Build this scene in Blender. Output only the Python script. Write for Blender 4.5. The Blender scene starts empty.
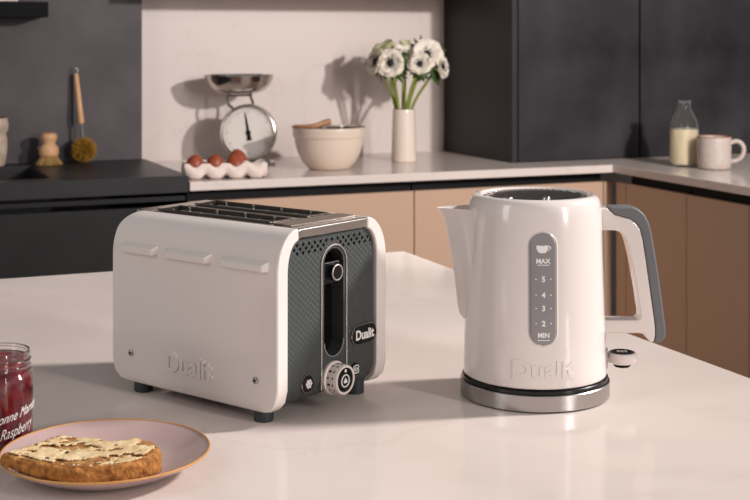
import bpy, bmesh, math, random
from mathutils import Vector, Matrix, noise
random.seed(7)
C = bpy.context.scene.collection
PI = math.pi
TOP = 0.9            # height of island and worktops
YAW = math.radians(-22.8)

# ------------------------------------------------------------------ materials
def lin(c):
    def f(v):
        v /= 255.0
        return v / 12.92 if v <= 0.04045 else ((v + 0.055) / 1.055) ** 2.4
    return (f(c[0]), f(c[1]), f(c[2]), 1.0)

def mat(name, col, rough=0.5, metal=0.0, coat=0.0, spec=0.5, trans=0.0, ior=1.45, vary=None,
        bump=None, sss=0.0, coat_rough=0.05, sheen=0.0):
    """vary=(scale, second colour, contrast) mixes a noise tone; bump=(scale, strength, distance)"""
    m = bpy.data.materials.new(name); m.use_nodes = True
    nt = m.node_tree; b = nt.nodes['Principled BSDF']
    b.inputs['Base Color'].default_value = lin(col)
    b.inputs['Roughness'].default_value = rough
    b.inputs['Metallic'].default_value = metal
    b.inputs['IOR'].default_value = ior
    b.inputs['Specular IOR Level'].default_value = spec
    b.inputs['Transmission Weight'].default_value = trans
    b.inputs['Coat Weight'].default_value = coat
    b.inputs['Coat Roughness'].default_value = coat_rough
    b.inputs['Sheen Weight'].default_value = sheen
    if sss:
        b.inputs['Subsurface Weight'].default_value = sss
        b.inputs['Subsurface Scale'].default_value = 0.004
    if vary or bump:
        tc = nt.nodes.new('ShaderNodeTexCoord')
    if vary:
        n = nt.nodes.new('ShaderNodeTexNoise'); n.inputs['Scale'].default_value = vary[0]
        n.inputs['Detail'].default_value = 6
        r = nt.nodes.new('ShaderNodeValToRGB')
        k = vary[2]
        r.color_ramp.elements[0].position = 0.5 - k; r.color_ramp.elements[1].position = 0.5 + k
        r.color_ramp.elements[0].color = lin(col); r.color_ramp.elements[1].color = lin(vary[1])
        nt.links.new(tc.outputs['Object'], n.inputs['Vector'])
        nt.links.new(n.outputs['Fac'], r.inputs['Fac'])
        nt.links.new(r.outputs['Color'], b.inputs['Base Color'])
    if bump:
        n2 = nt.nodes.new('ShaderNodeTexNoise'); n2.inputs['Scale'].default_value = bump[0]
        n2.inputs['Detail'].default_value = 4
        bp = nt.nodes.new('ShaderNodeBump'); bp.inputs['Strength'].default_value = bump[1]
        bp.inputs['Distance'].default_value = bump[2]
        nt.links.new(tc.outputs['Object'], n2.inputs['Vector'])
        nt.links.new(n2.outputs['Fac'], bp.inputs['Height'])
        nt.links.new(bp.outputs['Normal'], b.inputs['Normal'])
    return m

def marble(name, col, vein, rough, cloud, vein_amt=0.5, bump=None, spec=0.5):
    m = mat(name, col, rough, bump=bump, spec=spec); nt = m.node_tree; b = nt.nodes['Principled BSDF']
    tc = nt.nodes.new('ShaderNodeTexCoord')
    n = nt.nodes.new('ShaderNodeTexNoise'); n.inputs['Scale'].default_value = 2.6
    n.inputs['Detail'].default_value = 8; n.inputs['Distortion'].default_value = 0.6
    r = nt.nodes.new('ShaderNodeValToRGB')
    r.color_ramp.elements[0].position = .3; r.color_ramp.elements[1].position = .7
    r.color_ramp.elements[0].color = lin(cloud); r.color_ramp.elements[1].color = lin(col)
    w = nt.nodes.new('ShaderNodeTexNoise'); w.inputs['Scale'].default_value = 1.7
    w.inputs['Detail'].default_value = 9; w.inputs['Distortion'].default_value = 1.6
    v = nt.nodes.new('ShaderNodeValToRGB'); e = v.color_ramp.elements
    e[0].position = .485; e[0].color = (0, 0, 0, 1); e[1].position = .515; e[1].color = (0, 0, 0, 1)
    k = e.new(.5); k.color = (1, 1, 1, 1)
    mul = nt.nodes.new('ShaderNodeMath'); mul.operation = 'MULTIPLY'; mul.inputs[1].default_value = vein_amt
    mx = nt.nodes.new('ShaderNodeMix'); mx.data_type = 'RGBA'
    L = nt.links.new
    L(tc.outputs['Object'], n.inputs['Vector']); L(tc.outputs['Object'], w.inputs['Vector'])
    L(n.outputs['Fac'], r.inputs['Fac']); L(w.outputs['Fac'], v.inputs['Fac'])
    L(v.outputs['Color'], mul.inputs[0]); L(mul.outputs[0], mx.inputs['Factor'])
    L(r.outputs['Color'], mx.inputs['A']); mx.inputs['B'].default_value = lin(vein)
    L(mx.outputs['Result'], b.inputs['Base Color'])
    return m

M = {}
M['island'] = marble('polished_stone', (225, 211, 204), (203, 186, 177), 0.09, (208, 193, 184), .28, spec=.07)
M['worktop'] = marble('pale_marble', (222, 209, 202), (196, 180, 170), 0.16, (214, 200, 192), .3, spec=.25)
M['splash'] = marble('marble_wall', (224, 209, 202), (204, 182, 170), 0.4, (219, 205, 198), .22)
M['dark_stone'] = mat('dark_stone', (36, 34, 36), .4, spec=.3, vary=(5, (48, 46, 48), .22), bump=(60, .15, .002))
M['dark_wall'] = mat('dark_plaster', (56, 51, 54), .5, spec=.3, vary=(3.4, (92, 84, 87), .2), bump=(40, .12, .002))
M['dark_door'] = mat('dark_door', (30, 29, 31), .45, spec=.25, vary=(4.5, (58, 55, 57), .2), bump=(50, .1, .002))
M['dark_side'] = mat('dark_side', (42, 40, 41), .5, spec=.25, vary=(6, (52, 49, 50), .25))
M['dark_unit'] = mat('dark_unit', (26, 25, 26), .5, spec=.25, vary=(7, (36, 34, 35), .25))
M['black'] = mat('black_matt', (6, 6, 6), .6, spec=.15)
M['recess'] = mat('recess_black', (13, 13, 14), .6, spec=.2)
M['beige'] = mat('beige_lacquer', (190, 158, 135), .45, spec=.3)
M['upper'] = mat('upper_beige', (200, 180, 165), .5)
M['floor'] = mat('oak_floor', (120, 95, 75), .5, vary=(8, (95, 72, 54), .2))
M['white'] = mat('white_gloss', (230, 219, 213), .2, coat=.6)
M['white_knob'] = mat('white_satin', (232, 217, 209), .35)
M['ink'] = mat('white_print', (238, 232, 228), .5)
M['black_gloss'] = mat('black_gloss', (13, 13, 14), .22)
M['grip'] = mat('grey_grip', (108, 108, 110), .45)
M['window'] = mat('grey_window', (142, 138, 138), .2, coat=.4)
M['window_edge'] = mat('window_edge', (214, 206, 202), .3)
M['chrome'] = mat('chrome', (205, 198, 192), .16, metal=1)
M['trim'] = mat('satin_trim', (176, 168, 162), .42, metal=.6)
M['steel'] = mat('brushed_steel', (184, 180, 178), .26, metal=1, bump=(180, .06, .001))
M['dull_steel'] = mat('slot_steel', (120, 112, 105), .34, metal=1)
M['lid'] = mat('lid_steel', (70, 70, 74), .35, metal=1)
M['foot'] = mat('rubber_foot', (50, 54, 56), .5)
M['red_jam'] = mat('raspberry_jam', (140, 10, 34), .2, coat=.8, vary=(70, (92, 5, 18), .25))
M['glass'] = mat('glass', (255, 255, 255), .02, trans=1, ior=1.45)
M['milk'] = mat('milk', (252, 234, 200), .4)
M['mug'] = mat('speckled_mug', (190, 176, 168), .45, vary=(120, (176, 161, 152), .2))
M['mug_rim'] = mat('mug_rim', (150, 100, 72), .5)
M['plate'] = mat('mauve_glaze', (196, 168, 164), .16, coat=.5, vary=(18, (184, 154, 150), .25))
M['plate_rim'] = mat('ochre_rim', (196, 140, 78), .35)
M['bread'] = mat('bread_crust', (190, 128, 62), .85, vary=(150, (130, 76, 30), .16), bump=(150, 1.0, .004))
M['crumb'] = mat('bread_crumb', (196, 150, 92), .85, vary=(85, (150, 98, 48), .14), bump=(160, .9, .003))
M['butter'] = mat('butter', (236, 214, 172), .4, vary=(120, (216, 178, 126), .16), bump=(140, .5, .002))
M['egg'] = mat('brown_egg', (160, 78, 48), .42, vary=(60, (142, 64, 38), .25))
M['pulp'] = mat('paper_pulp', (232, 214, 204), .85, bump=(220, .4, .001))
M['bowl'] = mat('cream_stoneware', (224, 204, 187), .3, coat=.3)
M['batter'] = mat('dark_batter', (46, 30, 22), .4, bump=(70, .8, .006))
M['marsh'] = mat('white_sweet', (238, 226, 212), .6)
M['wood'] = mat('beech', (220, 174, 132), .5, vary=(25, (204, 152, 108), .2))
M['wood_dark'] = mat('warm_wood', (182, 134, 98), .5, vary=(25, (164, 116, 80), .2))
M['bristle'] = mat('tan_bristle', (176, 140, 84), .8)
M['bristle_y'] = mat('ochre_bristle', (168, 124, 40), .8)
M['vase'] = mat('cream_vase', (232, 214, 200), .25, coat=.3)
M['petal'] = mat('petal', (238, 226, 210), .6, sss=.0)
M['petal_green'] = mat('petal_green', (214, 212, 170), .6)
M['stem'] = mat('stem', (126, 136, 48), .5)
M['leaf'] = mat('leaf', (58, 82, 26), .5)
M['anemone_eye'] = mat('anemone_eye', (26, 20, 36), .6)
M['enamel'] = mat('scale_enamel', (150, 142, 136), .35)
M['dial'] = mat('dial_paper', (224, 214, 206), .5)
M['pottery'] = mat('pottery', (206, 188, 170), .5, vary=(30, (170, 146, 124), .2))
M['pottery_brown'] = mat('pottery_brown', (128, 96, 72), .6, vary=(40, (92, 66, 48), .2))
M['tray'] = mat('pale_dish', (226, 208, 200), .4)

def brushed_panel():
    """grey toaster end panel with a fine embossed diamond grid"""
    m = mat('grey_textured', (72, 76, 76), .5); nt = m.node_tree; b = nt.nodes['Principled BSDF']
    b.inputs['Metallic'].default_value = .25
    L = nt.links.new
    tc = nt.nodes.new('ShaderNodeTexCoord'); sp = nt.nodes.new('ShaderNodeSeparateXYZ')
    L(tc.outputs['Object'], sp.inputs[0])
    def math_(op, a, b_):
        n = nt.nodes.new('ShaderNodeMath'); n.operation = op
        for i, v in enumerate((a, b_)):
            if v is None: continue
            if isinstance(v, (int, float)): n.inputs[i].default_value = v
            else: L(v, n.inputs[i])
        return n.outputs[0]
    a1 = math_('MULTIPLY', sp.outputs['X'], 2 * PI / .0076)
    a2 = math_('MULTIPLY', sp.outputs['Z'], 2 * PI / .0064)
    h = math_('MULTIPLY', math_('SINE', a1, None), math_('SINE', a2, None))
    bp = nt.nodes.new('ShaderNodeBump'); bp.inputs['Strength'].default_value = .42
    bp.inputs['Distance'].default_value = .0007
    L(h, bp.inputs['Height']); L(bp.outputs['Normal'], b.inputs['Normal'])
    return m
M['panel'] = brushed_panel()

# ------------------------------------------------------------------ mesh helpers
def obj(name, bm, m, parent=None, smooth=True, angle=35, bevel=0.0, seg=2):
    bmesh.ops.recalc_face_normals(bm, faces=bm.faces)
    me = bpy.data.meshes.new(name); bm.to_mesh(me); bm.free()
    o = bpy.data.objects.new(name, me); C.objects.link(o)
    if m is not None: me.materials.append(m)
    if smooth:
        for p in me.polygons: p.use_smooth = True
        me.set_sharp_from_angle(angle=math.radians(angle))
    if bevel:
        b = o.modifiers.new('bevel', 'BEVEL'); b.width = bevel; b.segments = seg
        b.limit_method = 'ANGLE'; b.angle_limit = math.radians(40); b.harden_normals = True
    if parent is not None: o.parent = parent
    return o

def thing(name, label, cat, loc=(0, 0, 0), rz=0.0, group=None):
    o = bpy.data.objects.new(name, None); C.objects.link(o)
    o.empty_display_size = .05
    o.location = loc; o.rotation_euler = (0, 0, rz)
    o['label'] = label; o['category'] = cat
    if group: o['group'] = group
    return o

def tag(o, label, cat, group=None):
    o['label'] = label; o['category'] = cat
    if group: o['group'] = group
    return o

def structure(o):
    o['kind'] = 'structure'; return o

def box(bm, x0, x1, y0, y1, z0, z1):
    v = [bm.verts.new((x, y, z)) for x in (x0, x1) for y in (y0, y1) for z in (z0, z1)]
    for q in ((0, 1, 3, 2), (4, 6, 7, 5), (0, 4, 5, 1), (2, 3, 7, 6), (0, 2, 6, 4), (1, 5, 7, 3)):
        bm.faces.new([v[i] for i in q])
    return v

def lathe(bm, prof, n=48, mtx=None, close=False):
    """profile of (radius, height) turned round z; closes poles where radius is 0"""
    rings = []
    for r, z in prof:
        if r <= 1e-7:
            rings.append([bm.verts.new((0, 0, z))])
        else:
            rings.append([bm.verts.new((r * math.cos(2 * PI * k / n), r * math.sin(2 * PI * k / n), z)) for k in range(n)])
    pairs = list(zip(rings[:-1], rings[1:]))
    if close: pairs.append((rings[-1], rings[0]))
    for a, b in pairs:
        for k in range(n):
            k2 = (k + 1) % n
            if len(a) == 1 and len(b) == 1: continue
            if len(a) == 1: bm.faces.new((a[0], b[k], b[k2]))
            elif len(b) == 1: bm.faces.new((a[k], a[k2], b[0]))
            else: bm.faces.new((a[k], a[k2], b[k2], b[k]))
    if mtx is not None:
        bmesh.ops.transform(bm, matrix=mtx, verts=[v for r in rings for v in r])
    return [v for r in rings for v in r]

def tube(bm, pts, rad, n=10, caps=True, closed=False):
    pts = [Vector(p) for p in pts]; N = len(pts)
    rads = rad if isinstance(rad, (list, tuple)) else [rad] * N
    rings = []; ref = None
    for i, p in enumerate(pts):
        if closed: t = pts[(i + 1) % N] - pts[i - 1]
        else: t = pts[min(i + 1, N - 1)] - pts[max(i - 1, 0)]
        t.normalize()
        if ref is None:
            ref = t.orthogonal().normalized()
        ref = (ref - t * ref.dot(t)).normalized()
        b = t.cross(ref)
        rings.append([bm.verts.new(p + (ref * math.cos(2 * PI * k / n) + b * math.sin(2 * PI * k / n)) * rads[i]) for k in range(n)])
    for i in range(N if closed else N - 1):
        a, b = rings[i], rings[(i + 1) % N]
        for k in range(n):
            bm.faces.new((a[k], a[(k + 1) % n], b[(k + 1) % n], b[k]))
    if caps and not closed:
        bm.faces.new(rings[0][::-1]); bm.faces.new(rings[-1])
    return rings

def prism(bm, outline, to3, d0, d1):
    """2D outline pushed from depth d0 to d1; to3(a, b, d) -> point"""
    A = [bm.verts.new(to3(a, b, d0)) for a, b in outline]
    B = [bm.verts.new(to3(a, b, d1)) for a, b in outline]
    bm.faces.new(A); bm.faces.new(B[::-1])
    n = len(outline)
    for i in range(n):
        bm.faces.new((A[i], A[(i + 1) % n], B[(i + 1) % n], B[i]))
    return A + B

def smooth_curve(pts, n=8, closed=False):
    """Catmull-Rom through 2D or 3D points"""
    P = [Vector(p) for p in pts]; N = len(P); out = []
    for i in range(N if closed else N - 1):
        p1, p2 = P[i], P[(i + 1) % N]
        p0 = P[i - 1] if (closed or i > 0) else p1
        p3 = P[(i + 2) % N] if (closed or i + 2 < N) else p2
        for k in range(n):
            t = k / n
            out.append(0.5 * ((2 * p1) + (p2 - p0) * t + (2 * p0 - 5 * p1 + 4 * p2 - p3) * t * t + (3 * p1 - p0 - 3 * p2 + p3) * t ** 3))
    if not closed: out.append(P[-1])
    return out

def pill(w, h, n=16):
    """outline of an upright pill, w wide and h high, centred"""
    r = min(w, h) / 2; pts = []
    if h >= w:
        for k in range(n + 1): pts.append((r * math.cos(PI * k / n), h / 2 - r + r * math.sin(PI * k / n)))
        for k in range(n + 1): pts.append((-r * math.cos(PI * k / n), -h / 2 + r - r * math.sin(PI * k / n)))
    else:
        for k in range(n + 1): pts.append((w / 2 - r + r * math.sin(PI * k / n), r * math.cos(PI * k / n) * -1))
        for k in range(n + 1): pts.append((-w / 2 + r - r * math.sin(PI * k / n), r * math.cos(PI * k / n)))
    return pts

def text_bm(body, size, fn, extrude=.0, bold=0.0, shear=0.0, width=None, height=None, space=1.0, cuts=0, align='CENTER'):
    """lettering as mesh; the flat text (x right, y up, z out) is centred, fitted to width/height, then placed by fn"""
    cu = bpy.data.curves.new('lettering', 'FONT'); cu.body = body; cu.size = size
    cu.extrude = extrude; cu.offset = bold; cu.shear = shear; cu.space_character = space
    cu.align_x = 'CENTER'; cu.resolution_u = 4
    o = bpy.data.objects.new('lettering', cu); C.objects.link(o)
    dg = bpy.context.evaluated_depsgraph_get()
    me = bpy.data.meshes.new_from_object(o.evaluated_get(dg))
    bm = bmesh.new(); bm.from_mesh(me)
    bpy.data.objects.remove(o); bpy.data.curves.remove(cu); bpy.data.meshes.remove(me)
    xs = [v.co.x for v in bm.verts]; ys = [v.co.y for v in bm.verts]
    cx, cy = (max(xs) + min(xs)) / 2, (max(ys) + min(ys)) / 2
    sx = width / (max(xs) - min(xs)) if width else 1
    sy = height / (max(ys) - min(ys)) if height else sx
    if not width: sx = sy
    if cuts:
        bmesh.ops.subdivide_edges(bm, edges=[e for e in bm.edges if e.calc_length() > size * .25], cuts=cuts)
        bmesh.ops.triangulate(bm, faces=bm.faces)
    for v in bm.verts:
        v.co = Vector(fn((v.co.x - cx) * sx, (v.co.y - cy) * sy, v.co.z))
    return bm

def add_bm(dst, src):
    me = bpy.data.meshes.new('t'); src.to_mesh(me); dst.from_mesh(me); bpy.data.meshes.remove(me); src.free()

def boolean_cut(target, cutter_bm):
    """cut the shape out of the target once and bake the result into its mesh"""
    bmesh.ops.recalc_face_normals(cutter_bm, faces=cutter_bm.faces)
    cm = bpy.data.meshes.new('cut'); cutter_bm.to_mesh(cm); cutter_bm.free()
    co = bpy.data.objects.new('cut', cm); C.objects.link(co)
    par = target.parent; target.parent = None
    md = target.modifiers.new('b', 'BOOLEAN'); md.object = co; md.operation = 'DIFFERENCE'; md.solver = 'EXACT'
    dg = bpy.context.evaluated_depsgraph_get()
    new = bpy.data.meshes.new_from_object(target.evaluated_get(dg))
    target.modifiers.clear(); old = target.data; target.data = new; new.name = target.name
    bpy.data.meshes.remove(old); bpy.data.objects.remove(co); bpy.data.meshes.remove(cm)
    target.parent = par

def face_dir(axis):
    """rotation taking +z onto the given direction"""
    return Vector((0, 0, 1)).rotation_difference(Vector(axis).normalized()).to_matrix().to_4x4()

def copy_thing(o, loc, rz, label, group=None):
    r = o.copy(); C.objects.link(r); r.location = loc; r.rotation_euler = (0, 0, rz); r['label'] = label
    if group: r['group'] = group
    for ch in o.children:
        c = ch.copy(); C.objects.link(c); c.parent = r
        for g in ch.children:
            d = g.copy(); C.objects.link(d); d.parent = c
    return r
# ------------------------------------------------------------------ room
def sbox(name, b, m, bevel=0):
    bm = bmesh.new(); box(bm, *b); return structure(obj(name, bm, m, bevel=bevel))
sbox('floor', (-2.2, 4.2, -1.2, 4.3, -.05, 0), M['floor'])
sbox('wall_back', (.90, 4.2, 4.12, 4.3, 0, 2.5), M['splash'])
sbox('wall_left', (-2.2, .915, 4.02, 4.3, 0, 2.5), M['dark_wall'])       # dark panelled stretch, proud of the marble

def tbox(name, b, m, label, cat, bevel=.002, group=None):
    bm = bmesh.new(); box(bm, *b); return tag(obj(name, bm, m, bevel=bevel), label, cat, group)

# island
isl = thing('kitchen_island', 'large pale polished stone island in the foreground carrying toaster and kettle', 'kitchen island', (.05, 1.4, 0))
bm = bmesh.new(); box(bm, -1.05, .944, -.85, .824, TOP - .03, TOP)
obj('stone_top', bm, M['island'], isl, bevel=.003)
bm = bmesh.new(); box(bm, -.95, .85, -.75, .76, .0, TOP - .031)
obj('cabinet_body', bm, M['upper'], isl)

# pale L-shaped worktop
bm = bmesh.new()
box_pts = [(.925, 3.49), (2.247, 3.465), (2.247, 2.52), (2.95, 2.52), (2.95, 4.118), (.925, 4.118)]
prism(bm, box_pts, lambda a, b, d: (a, b, d), TOP - .024, TOP)
tag(obj('marble_worktop', bm, M['worktop'], bevel=.002), 'pale marble worktop running along the back wall and turning towards the right', 'worktop')

# dark worktop with a sink opening
bm = bmesh.new(); Z0, Z1 = .874, .919
for b in ((.568, .921, 3.49, 4.018), (-.05, .568, 3.49, 3.560), (-.05, .568, 3.925, 4.018), (-2.0, -.05, 3.49, 4.018)):
    box(bm, *b, Z0, Z1)
bmesh.ops.remove_doubles(bm, verts=bm.verts, dist=1e-5)
tag(obj('dark_worktop', bm, M['dark_stone']), 'thick dark stone worktop on the left with a sunken sink', 'worktop')
sk = bmesh.new()
x0, x1, y0, y1, zb, zt = -.049, .567, 3.561, 3.924, .72, .917
t = .0
v = [sk.verts.new(p) for p in ((x0, y0, zt), (x1, y0, zt), (x1, y1, zt), (x0, y1, zt), (x0, y0, zb), (x1, y0, zb), (x1, y1, zb), (x0, y1, zb))]
for q in ((4, 5, 6, 7), (0, 1, 5, 4), (1, 2, 6, 5), (2, 3, 7, 6), (3, 0, 4, 7)): sk.faces.new([v[i] for i in q])
s = obj('sink_basin', sk, M['dark_stone'], smooth=False)
sm = s.modifiers.new('thick', 'SOLIDIFY'); sm.thickness = .004; sm.offset = -1
tag(s, 'dark sunken sink basin in the dark worktop beside the round scrubbing brush', 'sink')

# base cabinets
def cabinet(name, label, cat, group, body, doors, channel, m):
    t = thing(name, label, cat, ((body[0] + body[1]) / 2, (body[2] + body[3]) / 2, 0), 0, group)
    ox, oy = t.location.x, t.location.y
    def part(n, b, mm, bev=.0015):
        bm = bmesh.new(); box(bm, b[0] - ox, b[1] - ox, b[2] - oy, b[3] - oy, b[4], b[5]); return obj(n, bm, mm, t, bevel=bev)
    part('carcass', body, M['recess'])
    for d in doors: part('door', d, m)
    part('plinth', (body[0], body[1], body[2] + .03, body[3], 0, body[4] - .0005), M['recess'])
    if channel: part('finger_channel', channel, M['recess'])
    return t
gb = 'beige base cabinets'
cabinet('base_cabinet', 'beige base cabinet below the bowl and scale, behind the toaster', 'cabinet', gb, (.924, 1.593, 3.52, 4.1, .08, .873), [(.926, 1.5935, 3.50, 3.519, .1, .845)], None, M['beige'])
cabinet('base_cabinet', 'beige base cabinet below the flower vase and tall cupboard, behind the kettle', 'cabinet', gb, (1.597, 2.24, 3.52, 4.1, .08, .873), [(1.5965, 2.236, 3.50, 3.519, .1, .845)], None, M['beige'])
tbox('corner_filler', (2.239, 2.27, 3.50, 3.52, 0, .845), M['beige'], 'narrow beige filler strip in the inner corner of the base cabinets behind the kettle handle', 'panel')
ys = [3.414, 3.111, 2.838, 2.535, 2.232, 1.929]
labs = ['beige base cabinet nearest the corner on the right, seen through the kettle handle', 'beige base cabinet below the milk bottle and mug, second from the corner',
        'beige base cabinet at the right edge of the photo', 'beige base cabinet beyond the right edge', 'beige base cabinet at the far end on the right']
for i in range(3):
    cabinet('base_cabinet', labs[i], 'cabinet', gb, (2.281, 2.9, ys[i + 1] + .001, ys[i] - .001, .08, .873), [(2.262, 2.28, ys[i + 1] + .0015, ys[i] - .0015, .1, .847)], None, M['beige'])
cabinet('base_cabinet', 'dark base cabinet under the dark worktop, left of the toaster', 'cabinet', 'dark base cabinets', (.30, .922, 3.53, 4.0, .08, .71), [(.302, .9195, 3.51, 3.529, .1, .835), (.302, .9195, 3.515, 3.529, .848, .862)], None, M['dark_unit'])
tbox('side_filler', (2.262, 2.28, 3.4155, 3.468, 0, .847), M['beige'], 'slim brown-beige end strip beside the inner corner behind the kettle handle', 'panel')

# tall dark cupboards standing on the worktop
def tall(label, x0, x1, side):
    t = thing('tall_cupboard', label, 'cupboard', (x0, 3.63, TOP), 0, 'tall dark cupboards on the worktop')
    bm = bmesh.new(); box(bm, 0, x1 - x0, .019, .487, .0, 1.5); obj('carcass', bm, M['dark_side'], t)
    if side:
        bm = bmesh.new(); box(bm, -.002, .017, 0, .487, .0, 1.5); obj('side_panel', bm, M['dark_side'], t, bevel=.001)
    bm = bmesh.new(); box(bm, .021 if side else .003, x1 - x0 - .002, 0, .018, .003, 1.5); obj('door', bm, M['dark_door'], t, bevel=.0015)
tall('tall dark grey cupboard with one wide door beside the flower vase', 1.99, 2.457, True)
tall('tall dark grey cupboard behind the milk bottle and mug', 2.459, 2.95, False)
# wall cupboard over the marble (above the frame): its lower edge shades the top of the wall
tbox('wall_cupboard', (.92, 1.985, 3.79, 4.119, 1.43, 2.2), M['upper'], 'pale wall cupboard above the marble wall, over scale and flowers', 'cupboard')
tbox('floating_shelf', (-.4, .612, 3.885, 4.019, 1.349, 1.3935), M['black'], 'black floating shelf on the dark wall at the top left', 'shelf', .001)
sh = tbox('serving_board', (-.1, .530, 3.90, 4.0, 1.3937, 1.42), M['tray'], 'pale serving board lying on the black shelf at the top left', 'board', .004)
# ------------------------------------------------------------------ toaster
TO = thing('toaster', 'white two-slot toaster with grey end panel and chrome top on the island', 'toaster', (.4251, 1.2639, TOP), math.radians(28.77))
L_, W_, ZB, ZT, TH = .2515, .178, .0108, .198, .0165
def side_panel(mirror):
    outer = [(.005, ZB), (.0015, ZB + .004), (0, ZB + .012)] + [(0, ZB + .012 + (.152 - ZB - .012) * k / 10) for k in range(1, 10)]
    inner = [(TH, ZB), (TH, ZB + .004), (TH, ZB + .012)] + [(TH, ZB + .012 + (.152 - ZB - .012) * k / 10) for k in range(1, 10)]
    for k in range(0, 13):
        a = PI / 2 * k / 12
        outer.append((.033 - .033 * math.cos(a), .152 + .046 * math.sin(a)))
        inner.append((.033 - (.033 - TH) * math.cos(a), .152 + .033 * math.sin(a)))
    def yr(z):
        f = 0; b = 0; r = .024
        if z < ZB + r: f = b = r - math.sqrt(max(0, r * r - (ZB + r - z) ** 2))
        r2 = .02
        if z > ZT - r2: b = r2 - math.sqrt(max(0, r2 * r2 - (z - ZT + r2) ** 2))
        return f, L_ - b
    bm = bmesh.new(); nseg = 12
    def grid(loop):
        rows = []
        for x, z in loop:
            a, b = yr(z); X = W_ - x if mirror else x
            rows.append([bm.verts.new((X, a + (b - a) * k / nseg, z)) for k in range(nseg + 1)])
        for r0, r1 in zip(rows[:-1], rows[1:]):
            for k in range(nseg): bm.faces.new((r0[k], r0[k + 1], r1[k + 1], r1[k]))
        return rows
    A = grid(outer); B = grid(inner)
    for k in (0, nseg):
        for i in range(len(A) - 1): bm.faces.new((A[i][k], A[i + 1][k], B[i + 1][k], B[i][k]))
    for i in (0, len(A) - 1):
        for k in range(nseg): bm.faces.new((A[i][k], A[i][k + 1], B[i][k + 1], B[i][k]))
    return obj('side_panel', bm, M['white'], TO, bevel=.0036, seg=3, angle=50)
sp = side_panel(False); side_panel(True)
for y0, y1 in ((.177, .2335), (.0945, .1625), (.0125, .0785)):
    bm = bmesh.new()
    vs = box(bm, -.0062, .002, y0, y1, .1560, .1668)
    for v in vs:
        if v.co.x < 0:
            v.co.y += .0035 if v.co.y < (y0 + y1) / 2 else -.0035
            if v.co.z > .16: v.co.z -= .0035
    obj('side_rib', bm, M['white'], sp, bevel=.0012)
for y in (.219, .0296):
    bm = bmesh.new(); lathe(bm, [(0, .0026), (.0022, .0026), (.0034, .0016), (.0036, 0)], 20, Matrix.Translation((0, y, .0446)) @ face_dir((-1, 0, 0)))
    s = obj('screw', bm, M['steel'], sp)
    bm = bmesh.new(); lathe(bm, [(0, .0029), (.0014, .0029), (.0014, .0024)], 6, Matrix.Translation((0, y, .0446)) @ face_dir((-1, 0, 0)))
    obj('hex_socket', bm, M['black'], s)
bm = text_bm('Dualit', .03, lambda x, y, z: (-z, .127 - x, .0440 + y), extrude=.0017, bold=.0012, width=.0715, height=.0212)
obj('raised_lettering', bm, M['white'], sp, bevel=.0004, seg=2)

# grey end panel
def end_panel(y_sign, name):
    path = [(.004, .186)] + [(.004, .186 - (.186 - ZB - .028) * k / 8) for k in range(1, 9)]
    for k in range(1, 9):
        a = PI / 2 * k / 8
        path.append((.004 + .028 - .028 * math.cos(a), ZB + .028 - .026 * math.sin(a)))
    path.append((.06, ZB + .002))
    bm = bmesh.new(); rows = []
    for y, z in path:
        Y = y if y_sign > 0 else L_ - y
        Yi = Y + .003 * y_sign
        zi = z if z > ZB + .03 else z + .003
        rows.append([bm.verts.new(p) for p in ((TH - .003, Y, z), (W_ - TH - .0028, Y, z), (W_ - TH - .0028, Yi, zi), (TH - .003, Yi, zi))])
    for a, b in zip(rows[:-1], rows[1:]):
        for k in range(4): bm.faces.new((a[k], a[(k + 1) % 4], b[(k + 1) % 4], b[k]))
    bm.faces.new(rows[0]); bm.faces.new(rows[-1][::-1])
    return obj(name, bm, M['panel'], TO, angle=40)
ep = end_panel(1, 'end_panel'); end_panel(-1, 'back_end_panel')
PX_, PH = .0922, .0205
cut = bmesh.new()
prism(cut, [(PX_ + a, .1130 + b) for a, b in pill(.032, .1145)], lambda a, b, d: (a, d, b), -.002, .012)
for r in range(3):
    z = .1800 - r * .0043
    for k in range(17):
        x = .0250 + k * .0092 + (r % 2) * .0046
        if x > W_ - .024 or x < .026: continue
        if r == 0 and (x < .034 or x > W_ - .034): continue
        if math.hypot(x - PX_, z - .1535) < PH + .0032: continue
        lathe(cut, [(0, -.002), (.0020, -.002), (.0020, .012), (0, .012)], 10, Matrix.Translation((x, 0, z)) @ face_dir((0, 1, 0)))
boolean_cut(ep, cut)
ep.data.set_sharp_from_angle(angle=math.radians(40))
bm = bmesh.new(); box(bm, TH, W_ - TH, .030, .033, .03, .183); box(bm, TH, W_ - TH, .010, .03, .181, .184)
box(bm, TH, W_ - TH, .035, L_ - .035, ZB + .002, ZB + .005)
obj('dark_backing', bm, M['black'], TO, smooth=False)  # black backing put in for the dark inside the vents, plus base plate
# recessed track
bm = bmesh.new(); ol = [(PX_ + a, .1130 + b) for a, b in pill(.0322, .1147)]
A = [bm.verts.new((a, .0045, b)) for a, b in ol]; B = [bm.verts.new((a, .024, b)) for a, b in ol]
for i in range(len(ol)): bm.faces.new((A[i], A[(i + 1) % len(ol)], B[(i + 1) % len(ol)], B[i]))
bm.faces.new(B)
obj('lever_track', bm, M['panel'], ep)
bm = bmesh.new(); prism(bm, [(PX_ + a + .001, .1130 + b) for a, b in pill(.0300, .1120)], lambda a, b, d: (a, d, b), .0205, .0236)
obj('track_back', bm, M['black_gloss'], ep)
bm = bmesh.new()
pth = [(PX_ - PH, .0034, .024)] + [(PX_ - PH, .0034, .153 * k / 6 + .024 * (1 - k / 6)) for k in range(1, 6)]
pth += [(PX_ - PH * math.cos(PI * k / 24), .0034, .1535 + PH * math.sin(PI * k / 24)) for k in range(25)]
pth += [(PX_ + PH, .0034, .153 * (1 - k / 6) + .024 * k / 6) for k in range(1, 7)]
tube(bm, pth, .0009, 8); obj('chrome_trim', bm, M['trim'], ep)
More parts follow.
